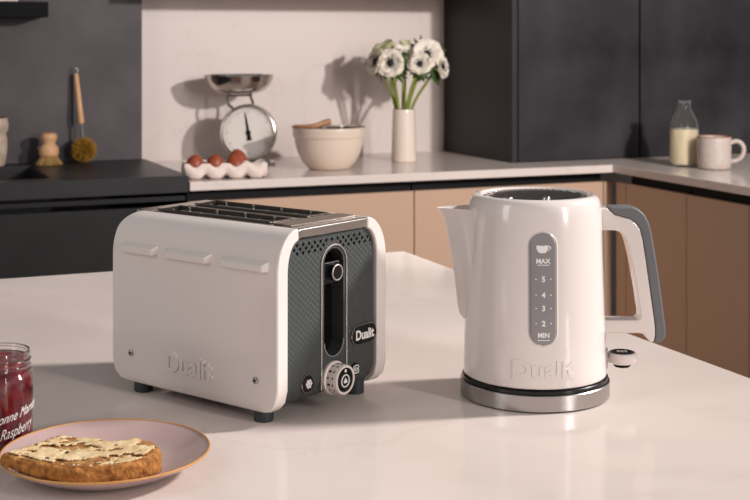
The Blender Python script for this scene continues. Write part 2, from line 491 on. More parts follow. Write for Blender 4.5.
bm = bmesh.new()
ring2 = [(PX_ - .0160 * math.cos(PI * k / 16) , .0036, .0718 - .0160 * math.sin(PI * k / 16)) for k in range(17)]
tube(bm, ring2, .0006, 6); obj('track_trim', bm, M['trim'], ep)
# lever
bm = bmesh.new(); box(bm, PX_ - .0135, PX_ + .0135, .006, .0203, .1320, .1560)
lv = obj('lever', bm, M['black_gloss'], TO, bevel=.002)
bm = bmesh.new(); mt = Matrix.Translation((PX_ + .002, .0045, .1445)) @ face_dir((0, -1, 0))
lathe(bm, [(0, .004), (.0078, .004), (.0086, .0034), (.0086, -.004)], 32, mt); obj('lever_button', bm, M['black_gloss'], lv)
bm = bmesh.new()
tube(bm, [(PX_ + .002 + .0080 * math.cos(2 * PI * k / 40), .0006, .1445 + .0080 * math.sin(2 * PI * k / 40)) for k in range(40)], .0009, 8, closed=True)
obj('lever_ring', bm, M['trim'], lv)
# dial knob
KZ = .0335; kb = PX_ - .0015
bm = bmesh.new(); mt = Matrix.Translation((kb, .004, KZ)) @ face_dir((0, -1, 0))
lathe(bm, [(.0176, 0), (.0176, .003), (.0157, .0038), (.0157, .0160), (.0150, .0176), (.0130, .0176), (.0126, .0167), (0, .0167)], 48, mt)
kn = obj('timer_knob', bm, M['white_knob'], TO); kn['label'] = 'white timer dial with black marks'
bm = bmesh.new(); lathe(bm, [(0, .0170), (.0126, .0170), (.0126, .0164)], 48, mt); obj('dial_face', bm, M['black_gloss'], kn)
bm = bmesh.new(); fy = -.0133
tube(bm, [(kb + .0062 * math.cos(2 * PI * k / 32), fy, KZ - .001 + .0062 * math.sin(2 * PI * k / 32)) for k in range(32)], .0008, 6, closed=True)
prism(bm, [(kb + a, KZ - .001 + b) for a, b in ((-.0024, -.0022), (.0024, -.0022), (.0030, -.0004), (.0014, .0012), (.0, .0036), (-.0012, .0014), (-.0028, -.0002))], lambda a, b, d: (a, d, b), fy - .0004, fy + .0006)
lathe(bm, [(0, .0006), (.0017, .0006), (.0017, 0)], 12, Matrix.Translation((kb, fy, KZ + .0096)) @ face_dir((0, -1, 0)))
obj('dial_icons', bm, M['ink'], kn)
bm = bmesh.new()
for k in range(14):
    a = 2 * PI * k / 14
    for (d, h, w) in ((.0085, .0016 if k % 2 else .0032, .0010), (.0150, .0012, .0012)):
        vs = box(bm, -w, w, .0153, .01590, d - .003, d + h - .003)
        bmesh.ops.transform(bm, matrix=mt @ Matrix.Rotation(a, 4, 'Z'), verts=vs)
obj('dial_marks', bm, M['black'], kn)
# snowflake button
def disc_part(name, x, z, r, y, h, m, par):
    bm = bmesh.new(); lathe(bm, [(0, h), (r * .88, h), (r, h * .6), (r, 0)], 32, Matrix.Translation((x, y, z)) @ face_dir((0, -1, 0)))
    return obj(name, bm, m, par)
b1 = disc_part('defrost_button', .0497, .0352, .0092, .0045, .0028, M['black_gloss'], TO)
bm = bmesh.new()
for k in range(6):
    a = PI / 3 * k + PI / 6
    vs = box(bm, -.0009, .0009, .0, .0005, 0, .0048); bmesh.ops.transform(bm, matrix=Matrix.Translation((.0497, .0013, .0352)) @ Matrix.Rotation(a, 4, 'Y'), verts=vs)
    for s in (-1, 1):
        vs = box(bm, -.0005, .0005, .0, .0005, 0, .0022)
        bmesh.ops.transform(bm, matrix=Matrix.Translation((.0497, .0013, .0352)) @ Matrix.Rotation(a, 4, 'Y') @ Matrix.Translation((0, 0, .0026)) @ Matrix.Rotation(s * 1.0, 4, 'Y'), verts=vs)
obj('snowflake_icon', bm, M['ink'], b1)
bm = bmesh.new(); tube(bm, [(.0497 + .0091 * math.cos(2 * PI * k / 32), .0032, .0352 + .0091 * math.sin(2 * PI * k / 32)) for k in range(32)], .0005, 6, closed=True); obj('button_ring', bm, M['chrome'], b1)
b2 = disc_part('bread_button', .1265, .0352, .0070, .0045, .0028, M['black_gloss'], TO)
bm = bmesh.new()
sl = smooth_curve([(-.0036, -.0034), (.0036, -.0034), (.0036, .0010), (.0040, .0032), (0, .0044), (-.0040, .0032), (-.0036, .0010)], 4, True)
tube(bm, [(.1265 + p.x, .0014, .0352 + p.y) for p in [Vector((q[0], q[1])) for q in sl]], .0007, 6, closed=True)
tube(bm, [(.1265 + .0017 * math.cos(2 * PI * k / 16), .0014, .0352 + .0017 * math.sin(2 * PI * k / 16)) for k in range(16)], .0006, 6, closed=True)
obj('slice_icon', bm, M['ink'], b2)
# name badge
bm = bmesh.new(); prism(bm, [(.1415 + a, .0712 + b) for a, b in pill(.0410, .0200)], lambda a, b, d: (a, d, b), .0012, .005)
bd = obj('name_badge', bm, M['black_gloss'], TO, bevel=.0008)
bm = text_bm('Dualit', .02, lambda x, y, z: (.1415 + x, .0011 - z, .0712 + y), extrude=.0003, bold=.0006, width=.031, height=.0108)
obj('badge_lettering', bm, M['ink'], bd, smooth=False)
bm = bmesh.new(); tube(bm, [(.1415 + a, .0026, .0712 + b) for a, b in pill(.0414, .0204)], .0006, 6, closed=True); obj('badge_rim', bm, M['chrome'], bd)
# chrome top: a frame of strips round two bread slots
bm = bmesh.new(); x0, x1 = .0325, W_ - .0325
S1, S2 = (.043, .076), (.102, .135); ys0, ys1 = .050, .222
for b in ((x0, x1, .0005, ys0), (x0, x1, ys1, L_ - .001), (x0, S1[0], ys0, ys1), (S1[1], S2[0], ys0, ys1), (S2[1], x1, ys0, ys1)):
    box(bm, *b, .1865, .1978)
bmesh.ops.remove_doubles(bm, verts=bm.verts, dist=1e-6)
tp = obj('chrome_top', bm, M['chrome'], TO, bevel=.003, seg=3)
bm = bmesh.new()
box(bm, x0 + .004, x1 - .004, .014, .040, .1975, .1995)
obj('top_plate', bm, M['dull_steel'], tp, bevel=.001)  # darker than chrome: the mirrored dark room is put into its colour
for (a, b) in (S1, S2):
    bm = bmesh.new()
    for q in ((a, a + .001, ys0, ys1), (b - .001, b, ys0, ys1), (a, b, ys0, ys0 + .001), (a, b, ys1 - .001, ys1)): box(bm, *q, .06, .1995)
    box(bm, a, b, ys0, ys1, .058, .06)
    sl = obj('bread_slot', bm, M['dull_steel'], TO, smooth=False)
    bm = bmesh.new()
    for x in (a + .004, b - .004):
        tube(bm, [(x, ys0 + .006, .1945), (x, ys1 - .006, .1945)], .0010, 6)
        for k in range(4):
            y = ys0 + .020 + k * (ys1 - ys0 - .040) / 3
            tube(bm, [(x, y, .065), (x, y, .2000)], .0016, 6)
    obj('wire_guide', bm, M['steel'], sl)
    bm = bmesh.new(); tube(bm, [(a - .001, ys0 - .001, .1992), (a - .001, ys1 + .001, .1992), (b + .001, ys1 + .001, .1992), (b + .001, ys0 - .001, .1992)], .0009, 6, closed=True)
    obj('slot_rim', bm, M['dull_steel'], sl)
for x, y in ((.0150, .0330), (.1556, .0270), (.0150, .2160), (W_ - .022, L_ - .05)):
    bm = bmesh.new(); lathe(bm, [(0, 0), (.0092, 0), (.0102, .001), (.0102, .018), (0, .018)], 28, Matrix.Translation((x, y, 0)))
    obj('foot', bm, M['foot'], TO)

# ------------------------------------------------------------------ kettle (x towards the handle, y away from the viewer)
KE = thing('kettle', 'white cordless kettle with grey handle standing on its steel power stand', 'kettle', (.731, 1.283, TOP), YAW)
KB = thing('power_stand', 'round brushed steel power stand under the white kettle', 'kettle stand', (.731, 1.283, TOP), YAW)
bm = bmesh.new(); lathe(bm, [(0, .0012), (.0812, .0012), (.0820, .0020), (.0820, .0176), (.0813, .0184), (.0790, .0186), (0, .0186)], 96)
obj('steel_ring', bm, M['steel'], KB)
bm = bmesh.new(); lathe(bm, [(0, 0), (.0795, 0), (.0795, .0011), (0, .0011)], 64); obj('rubber_ring', bm, M['black'], KB)
bm = bmesh.new(); lathe(bm, [(0, .0187), (.0795, .0187), (.0800, .0192), (.0800, .0222), (.0790, .0232), (0, .0232)], 96)
rp = obj('black_ring', bm, M['black_gloss'], KB)
prof = [(0, .0238), (.0765, .0238), (.0783, .0246), (.0786, .0262), (.0782, .04), (.0776, .07), (.0764, .11), (.0750, .15), (.0736, .19), (.0727, .207), (.0716, .2135), (.0695, .2180), (.0665, .2205), (.0630, .2213), (.0608, .2207), (.0597, .219), (.0588, .2180), (.0585, .2165), (.0, .2165)]
def kr(z):
    for (r0, z0), (r1, z1) in zip(prof[1:-1], prof[2:]):
        if z0 <= z <= z1: return r0 + (r1 - r0) * (z - z0) / (z1 - z0)
    return .0786
bm = bmesh.new(); lathe(bm, prof, 128); body = obj('body', bm, M['white'], KE, angle=60)
# lid with parallel ribs
bm = bmesh.new(); lathe(bm, [(0, .2182), (.050, .2182), (.055, .2180), (.0575, .2176), (.0575, .2167), (0, .2167)], 64); lid = obj('lid', bm, M['lid'], KE)
bm = bmesh.new()
for k in range(-9, 10):
    x = k * .0058; h = math.sqrt(max(0, .053 ** 2 - x * x))
    if h > .008: box(bm, x - .0014, x + .0014, -h, h, .2175, .2200)
bmesh.ops.transform(bm, matrix=Matrix.Rotation(math.radians(12), 4, 'Z'), verts=bm.verts)
obj('lid_ribs', bm, M['steel'], lid, smooth=False)
bm = bmesh.new(); vs = box(bm, -.024, .012, -.0535, -.0490, .2175, .2206); obj('lid_catch', bm, M['black_gloss'], lid, bevel=.001)
bm = bmesh.new(); lathe(bm, [(0, .0065), (.004, .0065), (.005, .005), (.005, 0)], 20, Matrix.Translation((.006, -.0525, .2168))); obj('lid_button', bm, M['steel'], lid)
bm = bmesh.new(); lathe(bm, [(0, .0045), (.006, .0045), (.007, .003), (.007, 0)], 20, Matrix.Translation((-.034, -.036, .2168))); obj('lid_glint', bm, M['steel'], lid)  # added steel bump, stands in for a bright highlight on the lid

# spout: V-shaped plan sections, shrinking downwards
def spout():
    lev = [(.2055, .1150, .026), (.2035, .1110, .0258), (.195, .1062, .025), (.180, .1018, .0245), (.160, .0975, .024), (.135, .0925, .023), (.110, .0890, .0215), (.096, .0870, .020), (.088, .0845, .018), (.083, .0800, .013)]
    bm = bmesh.new(); rows = []; rin = []
    def section(z, d, w, off, rr):
        base = math.sqrt(max(0, rr * rr - w * w)) - .006
        tip = 0.006
        pts = [(-base, -w + off)]
        n = 9
        e0 = Vector((-base, -w + off)); e1 = Vector((-(d - off), 0)); e2 = Vector((-base, w - off))
        a = e1 + (e0 - e1) * .22; b = e1 + (e2 - e1) * .22
        for k in range(5): 
            t = k / 4; p = e0.lerp(a, t); bow = .0022 * math.sin(PI * t); pts.append((p.x - bow * .6, p.y - bow))
        for k in range(1, n):
            t = k / n; p = a * (1 - t) ** 2 + e1 * 2 * t * (1 - t) + b * t * t; pts.append((p.x, p.y))
        for k in range(5):
            t = k / 4; p = b.lerp(e2, t); bow = .0022 * math.sin(PI * t); pts.append((p.x - bow * .6, p.y + bow))
        return [bm.verts.new((x, y, z)) for x, y in pts[1:]]
    for z, d, w in lev: rows.append(section(z, d, w, 0, kr(min(z, .205))))
    for a, b in zip(rows[:-1], rows[1:]):
        for k in range(len(a) - 1): bm.faces.new((a[k], a[k + 1], b[k + 1], b[k]))
    bm.faces.new(rows[-1])
    # inner wall so that the mouth is open
    for z, d, w in ((.2055, .1150, .026), (.195, .1062, .025), (.170, .097, .024)): rin.append(section(z, d, w, .0022, .0725))
    for a, b in zip(rin[:-1], rin[1:]):
        for k in range(len(a) - 1): bm.faces.new((a[k + 1], a[k], b[k], b[k + 1]))
    bm.faces.new(rin[-1][::-1])
    for k in range(len(rows[0]) - 1): bm.faces.new((rows[0][k], rin[0][k], rin[0][k + 1], rows[0][k + 1]))
    return obj('spout', bm, M['white'], KE, angle=50)
spout()
# handle outlines, measured in the upright plane through the handle
def hz(px, py): return ((px - 535) / 904.0, .395 - (py - 36) * .0011064)
white = [(598, 206.5), (606, 206.5), (609, 210), (613, 213.5), (620, 215.5), (628, 217.5), (634, 221.5), (638, 227), (641, 238), (645.5, 268), (650, 300), (653, 322), (653.5, 333), (652, 340), (648, 339.5), (644.5, 335.5), (641.5, 331.5), (636, 331), (598, 331), (598, 318), (634, 318), (638, 316.5), (638.5, 312), (635, 288), (629.5, 258), (626, 243), (623, 235), (619, 230.5), (613, 229), (598, 229)]
bm = bmesh.new(); prism(bm, [hz(*p) for p in white], lambda a, b, d: (a, d, b), -.0125, .0125)
obj('handle', bm, M['white'], KE, bevel=.0035, seg=3)
grip = [(607, 205.8), (630, 205.5), (637, 208), (643, 213.5), (647, 221), (650, 232), (653, 250), (657, 275), (661, 305), (664, 328), (663.5, 335), (660, 339.5), (655, 341), (652.3, 340.3), (653.8, 333), (653.3, 322), (650.3, 300), (645.8, 268), (641.3, 238), (638.3, 227), (634.2, 221.2), (628.2, 217.2), (620.1, 215.2), (613.2, 213.2), (609.3, 209.7)]
bm = bmesh.new(); prism(bm, [hz(*p) for p in grip], lambda a, b, d: (a, d, b), -.0128, .0128)
obj('handle_grip', bm, M['grip'], KE, bevel=.003, seg=3)['label'] = 'dark grey handle grip'
# water window on the curved front
def wrap(cx, z0, off=0.0):
    def fn(x, y, z):
        zz = z0 + y; r = kr(zz) + off + z; a = (cx + x) / r
        return (r * math.sin(a), -r * math.cos(a), zz)
    return fn
def patch(w, h, z0, off, thick, m, name, par, cx=.0):
    f = wrap(cx, z0, off); bm = bmesh.new(); n = 26
    r = w / 2; rows = []
    for i in range(n * 3 + 1):
        y = -h / 2 + h * i / (n * 3)
        d = max(0, abs(y) - (h / 2 - r)); hw = math.sqrt(max(0, r * r - d * d))
        rows.append([bm.verts.new(f(-hw + 2 * hw * k / 10, y, 0)) for k in range(11)])
    for a, b in zip(rows[:-1], rows[1:]):
        for k in range(10): bm.faces.new((a[k], a[k + 1], b[k + 1], b[k]))
    bmesh.ops.remove_doubles(bm, verts=bm.verts, dist=1e-7)
    o = obj(name, bm, m, par); s = o.modifiers.new('t', 'SOLIDIFY'); s.thickness = thick; s.offset = 1
    return o
WZ = .1295
edge = patch(.0312, .1200, WZ, .0000, .0005, M['window_edge'], 'window_surround', KE)
win = patch(.0290, .1178, WZ, .0003, .0006, M['window'], 'water_window', KE); win['label'] = 'grey water level window with white numerals'
bm = bmesh.new(); d = 1.39; kz = lambda y: .395 - (y - 36) * .001049
def wtext(s, y, h, bold=.0012): add_bm(bm, text_bm(s, .01, wrap(0, kz(y), .0010), extrude=.0001, bold=bold * .3, height=h))
wtext('MAX', 261.3, .0052); wtext('MIN', 335, .0052)
for s, y in (('5', 279.3), ('4', 295), ('3', 308.3), ('2', 323.3)):
    wtext(s, y, .0060)
    for x in (-.0078, .0078):
        f = wrap(x, kz(y), .0010); vs = [bm.verts.new(f(.0008 * math.cos(2 * PI * k / 10), .0008 * math.sin(2 * PI * k / 10), .0001)) for k in range(10)]; bm.faces.new(vs)
for y in (265.2, 340):
    f = wrap(0, kz(y), .0010); vs = [[bm.verts.new(f(-.0065 + .013 * k / 6, q, .0001)) for k in range(7)] for q in (-.0004, .0004)]
    for k in range(6): bm.faces.new((vs[0][k], vs[0][k + 1], vs[1][k + 1], vs[1][k]))
f = wrap(-.001, kz(249.5), .0010)
cup = [(-.0062, .0040), (-.0062, .0010), (-.0050, -.0020), (-.0026, -.0040), (.0026, -.0040), (.0050, -.0020), (.0062, .0010), (.0062, .0040)]
cv = [bm.verts.new(f(a, b, .0001)) for a, b in cup]; cc = bm.verts.new(f(0, .001, .0002))
for k in range(len(cv)): bm.faces.new((cc, cv[k], cv[(k + 1) % len(cv)]))
add = [(.0062 + .0024 * math.sin(PI * k / 12) , .0035 - .0044 * k / 12) for k in range(13)]
tube(bm, [f(a, b, .0) for a, b in add], .00055, 6)
obj('level_markings', bm, M['ink'], win, smooth=False)
bm = text_bm('Dualit', .03, wrap(.0015, .0452, -.0002), extrude=.0010, bold=.0012, width=.069, height=.0195, cuts=1)
obj('raised_lettering', bm, M['white'], body, angle=30)
# switch lever at the foot of the handle
sx = .0965; sz = .0385
bm = bmesh.new(); box(bm, .070, .0835, -.006, .006, sz - .004, sz + .003); obj('switch_arm', bm, M['white'], KE, bevel=.0015)
bm = bmesh.new(); box(bm, .0765, .0795, -.009, .009, .029, .051); obj('switch_plate', bm, M['steel'], KE, bevel=.0008)
bm = bmesh.new(); lathe(bm, [(0, sz - .005), (.0125, sz - .005), (.0150, sz - .003), (.0160, sz + .001), (.0158, sz + .0055), (.0145, sz + .007), (0, sz + .007)], 48, Matrix.Translation((sx, 0, 0)))
sw = obj('switch', bm, M['white'], KE)
bm = bmesh.new(); lathe(bm, [(0, sz + .0076), (.0125, sz + .0076), (.0135, sz + .0070), (.0135, sz + .0060)], 48, Matrix.Translation((sx, 0, 0))); obj('switch_cap', bm, M['black_gloss'], sw)
bm = bmesh.new(); lathe(bm, [(0, sz - .0090), (.0080, sz - .0090), (.0095, sz - .0075), (.0095, sz - .0045), (0, sz - .0045)], 32, Matrix.Translation((sx, 0, 0))); obj('switch_underside', bm, M['black'], sw)
bm = bmesh.new()
for x in (-.004, 0, .004):
    tube(bm, [(sx + x + .0013 * math.cos(2 * PI * k / 12), .0032 * math.sin(2 * PI * k / 12), sz + .0078) for k in range(12)], .0004, 5, closed=True)
obj('switch_symbol', bm, M['ink'], sw)
# ------------------------------------------------------------------ jam jar
JX, JY = .157, 1.317
JA = thing('jam_jar', 'open faceted glass jar of dark red raspberry jam at the left edge', 'jar', (JX, JY, TOP), YAW)
def facet_ring(bm, r, z, amt, n=60, sides=12):
    ring = []
    for k in range(n):
        a = 2 * PI * k / n; m_ = (a % (2 * PI / sides)) - PI / sides
        rf = r * math.cos(PI / sides) / math.cos(m_)
        rr = r * (1 - amt) + rf * amt
        ring.append(bm.verts.new((rr * math.cos(a), rr * math.sin(a), z)))
    return ring
def facet_body(prof, name, m, par, cap=(True, True)):
    bm = bmesh.new(); rings = [facet_ring(bm, r, z, f) for r, z, f in prof]
    for a, b in zip(rings[:-1], rings[1:]):
        for k in range(60): bm.faces.new((a[k], a[(k + 1) % 60], b[(k + 1) % 60], b[k]))
    if cap[0]: bm.faces.new(rings[0][::-1])
    if cap[1]: bm.faces.new(rings[-1])
    return bm
jam_prof = [(.031, .002, 0), (.0352, .004, .6), (.0356, .010, 1), (.0356, .058, 1), (.0356, .066, .6), (.0350, .069, .2), (.0316, .0735, 0), (.0301, .0755, 0), (.0301, .0845, 0)]
jam = obj('jam', facet_body(jam_prof, 'jam', None, JA), M['red_jam'], JA, angle=25)
# shoulder step and thread ridges, glass neck
bm = bmesh.new()
ZN = -.003
pr = [(.0322, .072)]
for k in range(49):
    z = .0735 + (.0945 - .0735) * k / 48
    r = .0330 + .0010 * max(0, math.sin(2 * PI * (z - .0735) / .0062)) ** 2
    if z > .0925: r = .0326
    pr.append((r, z))
pr += [(.0322, .0957), (.0312, .0960), (.0304, .0952), (.0303, .090), (.0303, .072)]
lathe(bm, [(r, z + (ZN if z > .08 else 0)) for r, z in pr], 72, close=True)
obj('glass_neck', bm, M['glass'], JA)
bm = bmesh.new(); pr2 = [(.0362, .0045), (.0366, .010), (.0366, .064), (.0360, .0692), (.0335, .0735), (.0328, .0735), (.0352, .0690), (.0358, .064), (.0358, .010), (.0355, .0045)]
rings = [facet_ring(bm, r, z, 1 if .005 < z < .066 else .5) for r, z in pr2]
for a, b in zip(rings, rings[1:] + rings[:1]):
    for k in range(60): bm.faces.new((a[k], a[(k + 1) % 60], b[(k + 1) % 60], b[k]))
obj('glass_body', bm, M['glass'], JA, angle=25)
def jwrap(a0, z0, tilt, off):
    def fn(x, y, z):
        a = a0 + x / .0368; r = .0369 + off + z
        return (r * math.sin(a), -r * math.cos(a), z0 + y + tilt * x)
    return fn
bm = text_bm('Raspberry', .02, jwrap(math.radians(53), .0222, .20, 0), extrude=.0001, bold=-.0002, shear=.5, width=.038, height=.0125)
t2 = text_bm('Bonne Maman', .02, jwrap(math.radians(54), .0385, .20, 0), extrude=.0001, bold=-.0001, shear=.55, width=.054, height=.0085)
add_bm(bm, t2)
obj('jar_lettering', bm, M['ink'], JA, smooth=False)

# ------------------------------------------------------------------ plate and toast
PLX, PLY = .2418, 1.2072
bm = bmesh.new()
lathe(bm, [(0, .0035), (.050, .0035), (.056, .0042), (.066, .0070), (.078, .0118), (.088, .0165), (.0926, .0188), (.0938, .0186), (.0936, .0174), (.086, .0128), (.070, .0050), (.060, .0012), (.052, .0), (.049, .0006), (.047, .0015), (0, .0015)], 112)
PL = tag(obj('plate', bm, M['plate']), 'round mauve glazed plate with an ochre rim holding a slice of toast', 'plate')
PL.location = (PLX, PLY, TOP)
bm = bmesh.new()
tube(bm, [(.0934 * math.cos(2 * PI * k / 112), .0934 * math.sin(2 * PI * k / 112), .0186) for k in range(112)], .0011, 8, closed=True)
obj('rim_band', bm, M['plate_rim'], PL)
out = [(-0.0926, -0.0195), (-0.0770, -0.0050), (-0.0618, 0.0103), (-0.0472, 0.0290), (-0.0335, 0.0349), (-0.0213, 0.0230), (-0.0049, 0.0122), (0.0063, -0.0031), (0.0138, -0.0043), (0.0278, -0.0011), (0.0387, -0.0139), (0.0420, -0.0345), (0.0365, -0.0538), (0.0147, -0.0714), (-0.0119, -0.0746), (-0.0404, -0.0683), (-0.0635, -0.0511), (-0.0825, -0.0336)]
# slice stands a little inside the rim: shrink slightly towards its middle
cxm = sum(p[0] for p in out) / len(out); cym = sum(p[1] for p in out) / len(out)
out = [((p[0] - cxm) * 1.0 + cxm + (-.004 if p[0] < -.05 else 0), (p[1] - cym) * .985 + cym) for p in out]
ol = [(p.x, p.y) for p in smooth_curve(out, 6, True)]
TS = thing('toast', 'thick slice of buttered golden toast lying on the mauve plate', 'toast', (PLX, PLY, TOP), 0)

def plate_z(r):
    pr = [(0, .0036), (.050, .0036), (.056, .0043), (.066, .0071), (.078, .0119), (.088, .0166), (.0926, .0198), (.2, .0205)]
    for (r0, z0), (r1, z1) in zip(pr[:-1], pr[1:]):
        if r <= r1: return z0 + (z1 - z0) * (r - r0) / (r1 - r0)
def top_z(x, y): return .0258 + .0055 * min(1, max(0, (-x - .03) / .06)) ** 1.3
def slab(levels, top_amp, name, m, par, side_amp, seed):
    """levels: (inset, share of the height from plate to top, extra height)"""
    bm = bmesh.new(); rows = []
    for sc, f, e in levels:
        row = []
        for i, (x, y) in enumerate(ol):
            dx, dy = x - cxm, y - cym; L0 = math.hypot(dx, dy)
            k = (L0 - sc) / L0
            p = Vector((cxm + dx * k, cym + dy * k, 0))
            zb = plate_z(math.hypot(p.x, p.y)) + .0012; p.z = zb + (top_z(p.x, p.y) - zb) * f + e
            nz = noise.noise(p * 120 + Vector((seed, 0, 0))) * side_amp + noise.noise(p * 300) * side_amp * .5
            p.x += dx / L0 * nz; p.y += dy / L0 * nz
            row.append(bm.verts.new(p))
        rows.append(row)
    n = len(ol)
    for a, b in zip(rows[:-1], rows[1:]):
        for i in range(n): bm.faces.new((a[i], a[(i + 1) % n], b[(i + 1) % n], b[i]))
    s0, _, e0 = levels[-1]
    def fill(first, s0, fz):
        last = first
        for j in range(1, 15):
            f = 1 - j / 15; row = []
            for i, (x, y) in enumerate(ol):
                dx, dy = x - cxm, y - cym; L0 = math.hypot(dx, dy); k = (L0 - s0) / L0 * f
                p = Vector((cxm + dx * k, cym + dy * k, 0)); p.z = fz(p); row.append(bm.verts.new(p))
            for i in range(n): bm.faces.new((last[i], last[(i + 1) % n], row[(i + 1) % n], row[i]))
            last = row
        c = bm.verts.new((cxm, cym, fz(Vector((cxm, cym, 0)))))
        for i in range(n): bm.faces.new((last[i], last[(i + 1) % n], c))
    def topf(q): return top_z(q.x, q.y) + e0 + (noise.noise(q * 70 + Vector((seed, 3, 0))) * .6 + noise.noise(q * 190) * .5 + noise.noise(q * 420) * .3) * top_amp
    fill(rows[-1], s0, topf)
    s1, f1, e1 = levels[0]
    def botf(q):
        zb = plate_z(math.hypot(q.x, q.y)) + .0012; return zb + (top_z(q.x, q.y) - zb) * f1 + e1
    fill(rows[0], s1, botf)
    return obj(name, bm, m, par, angle=80)
crust = slab([(.004, 0, 0), (.0015, .04, 0), (.0002, .15, 0), (.0, .45, 0), (.0004, .75, 0), (.0014, .92, 0), (.003, 1, 0)], .0024, 'crust', M['bread'], TS, .0022, 1)
slab([(.0050, .85, 0), (.0046, 1, .0004), (.0058, 1, .0004)], .0030, 'crumb', M['crumb'], TS, .0010, 5)
bm = bmesh.new()
# butter: an irregular film, thick here and missing there
st = .0012; nx = 130; ny = 100; g = {}
def inside(x, y, m_):
    dx, dy = x - cxm, y - cym; c = False; j = len(ol) - 1; md = 9
    for i in range(len(ol)):
        xi, yi = ol[i]; xj, yj = ol[j]
        if (yi > y) != (yj > y) and x < (xj - xi) * (y - yi) / (yj - yi) + xi: c = not c
        md = min(md, math.hypot(x - xi, y - yi)); j = i
    return c and md > m_
for i in range(nx):
    for j in range(ny):
        x = -.095 + i * st; y = -.080 + j * st
        if not inside(x, y, .006): continue
        q = Vector((x, y, 0))
        h = noise.noise(q * 45 + Vector((2, 9, 0))) * .8 + noise.noise(q * 110) * .55 + noise.noise(q * 260) * .35
        z = top_z(x, y) + .0001 + .0010 * h + .0006 * noise.noise(q * 500)
        if h > -.20: g[(i, j)] = bm.verts.new((x, y, z + .0012))
for (i, j), v in list(g.items()):
    q = [g.get(k) for k in ((i, j), (i + 1, j), (i + 1, j + 1), (i, j + 1))]
    if all(q): bm.faces.new(q)
for v in [v for v in bm.verts if not v.link_faces]: bm.verts.remove(v)
bu = obj('butter', bm, M['butter'], TS, angle=60)
s = bu.modifiers.new('t', 'SOLIDIFY'); s.thickness = .0010; s.offset = -1
# ------------------------------------------------------------------ egg tray and eggs
EA = math.radians(-11.2); EX, EY = .928, 3.550
P_ = .0560
def ef(u, v): return (EX + math.cos(EA) * u - math.sin(EA) * v, EY + math.sin(EA) * u + math.cos(EA) * v)
bm = bmesh.new(); nu, nv, sub = 4, 2, 14; gr = []
for i in range(nu * sub + 1):
    row = []
    for j in range(nv * sub + 1):
        u = i / sub; v = j / sub
        cellx, celly = (u - math.floor(min(u, nu - 1e-6))) - .5, (v - math.floor(min(v, nv - 1e-6))) - .5
        h = .0035 + .0275 * min(1.42, (cellx ** 2 + celly ** 2) / .25)
        row.append(bm.verts.new((u * P_, v * P_, h + .0012 * noise.noise(Vector((u * 3, v * 3, 1))))))
    gr.append(row)
for i in range(nu * sub):
    for j in range(nv * sub): bm.faces.new((gr[i][j], gr[i + 1][j], gr[i + 1][j + 1], gr[i][j + 1]))
edge = [(i, 0) for i in range(nu * sub + 1)] + [(nu * sub, j) for j in range(1, nv * sub + 1)] + [(i, nv * sub) for i in range(nu * sub - 1, -1, -1)] + [(0, j) for j in range(nv * sub - 1, 0, -1)]
prev = [gr[i][j] for i, j in edge]
for lv_ in range(1, 6):
    cur = []
    for (i, j), top in zip(edge, [gr[i][j] for i, j in edge]):
        onx = j in (0, nv * sub); w_ = (i if onx else j) / sub; c_ = .5 + .5 * math.cos(2 * PI * w_)
        low = .0015 + .013 * c_ ** 3; q = lv_ / 5
        out_ = (.0012 + .0050 * (1 - c_)) * math.sin(PI * min(1, q * .9)) - .007 * q * q
        nx_ = 0 if onx else (1 if i else -1); ny_ = (1 if j else -1) if onx else 0
        if (i in (0, nu * sub)) and (j in (0, nv * sub)): nx_, ny_ = (1 if i else -1), (1 if j else -1)
        cur.append(bm.verts.new((top.co.x + nx_ * out_, top.co.y + ny_ * out_, top.co.z + (low - top.co.z) * q)))
    for k in range(len(cur)): bm.faces.new((prev[k], prev[(k + 1) % len(cur)], cur[(k + 1) % len(cur)], cur[k]))
    prev = cur
et = obj('egg_tray', bm, M['pulp'], angle=80); et.location = (EX, EY, TOP); et.rotation_euler = (0, 0, EA)
s = et.modifiers.new('t', 'SOLIDIFY'); s.thickness = .0022; s.offset = 1
tag(et, 'white paper pulp egg tray holding brown eggs on the marble worktop', 'egg tray')
bm = bmesh.new(); pr = []
for k in range(25):
    a = PI * k / 24; z = -math.cos(a); pr.append((.0255 * math.sin(a) * (1 - .12 * z), .0305 * z))
lathe(bm, pr, 32); e0 = obj('egg', bm, M['egg'])
for i, (u, v, lab, t) in enumerate(((.5, .5, 'leftmost brown egg in the white egg tray', (.18, .1, 0)), (1.5, .5, 'second brown egg from the left in the tray', (.1, -.25, 1)), (2.5, .5, 'right-hand brown egg in the front row of the tray, below the scale dial', (-.1, .3, 2)), (2.72, 1.42, 'brown egg in the rear row of the tray, half hidden behind another', (.2, .2, 3)))):
    o = e0 if i == 0 else e0.copy()
    if i: C.objects.link(o)
    x, y = ef(u * P_, v * P_); o.location = (x, y, TOP + (.0368 if i < 3 else .046)); o.rotation_euler = t
    tag(o, lab, 'egg', 'brown eggs in the tray')

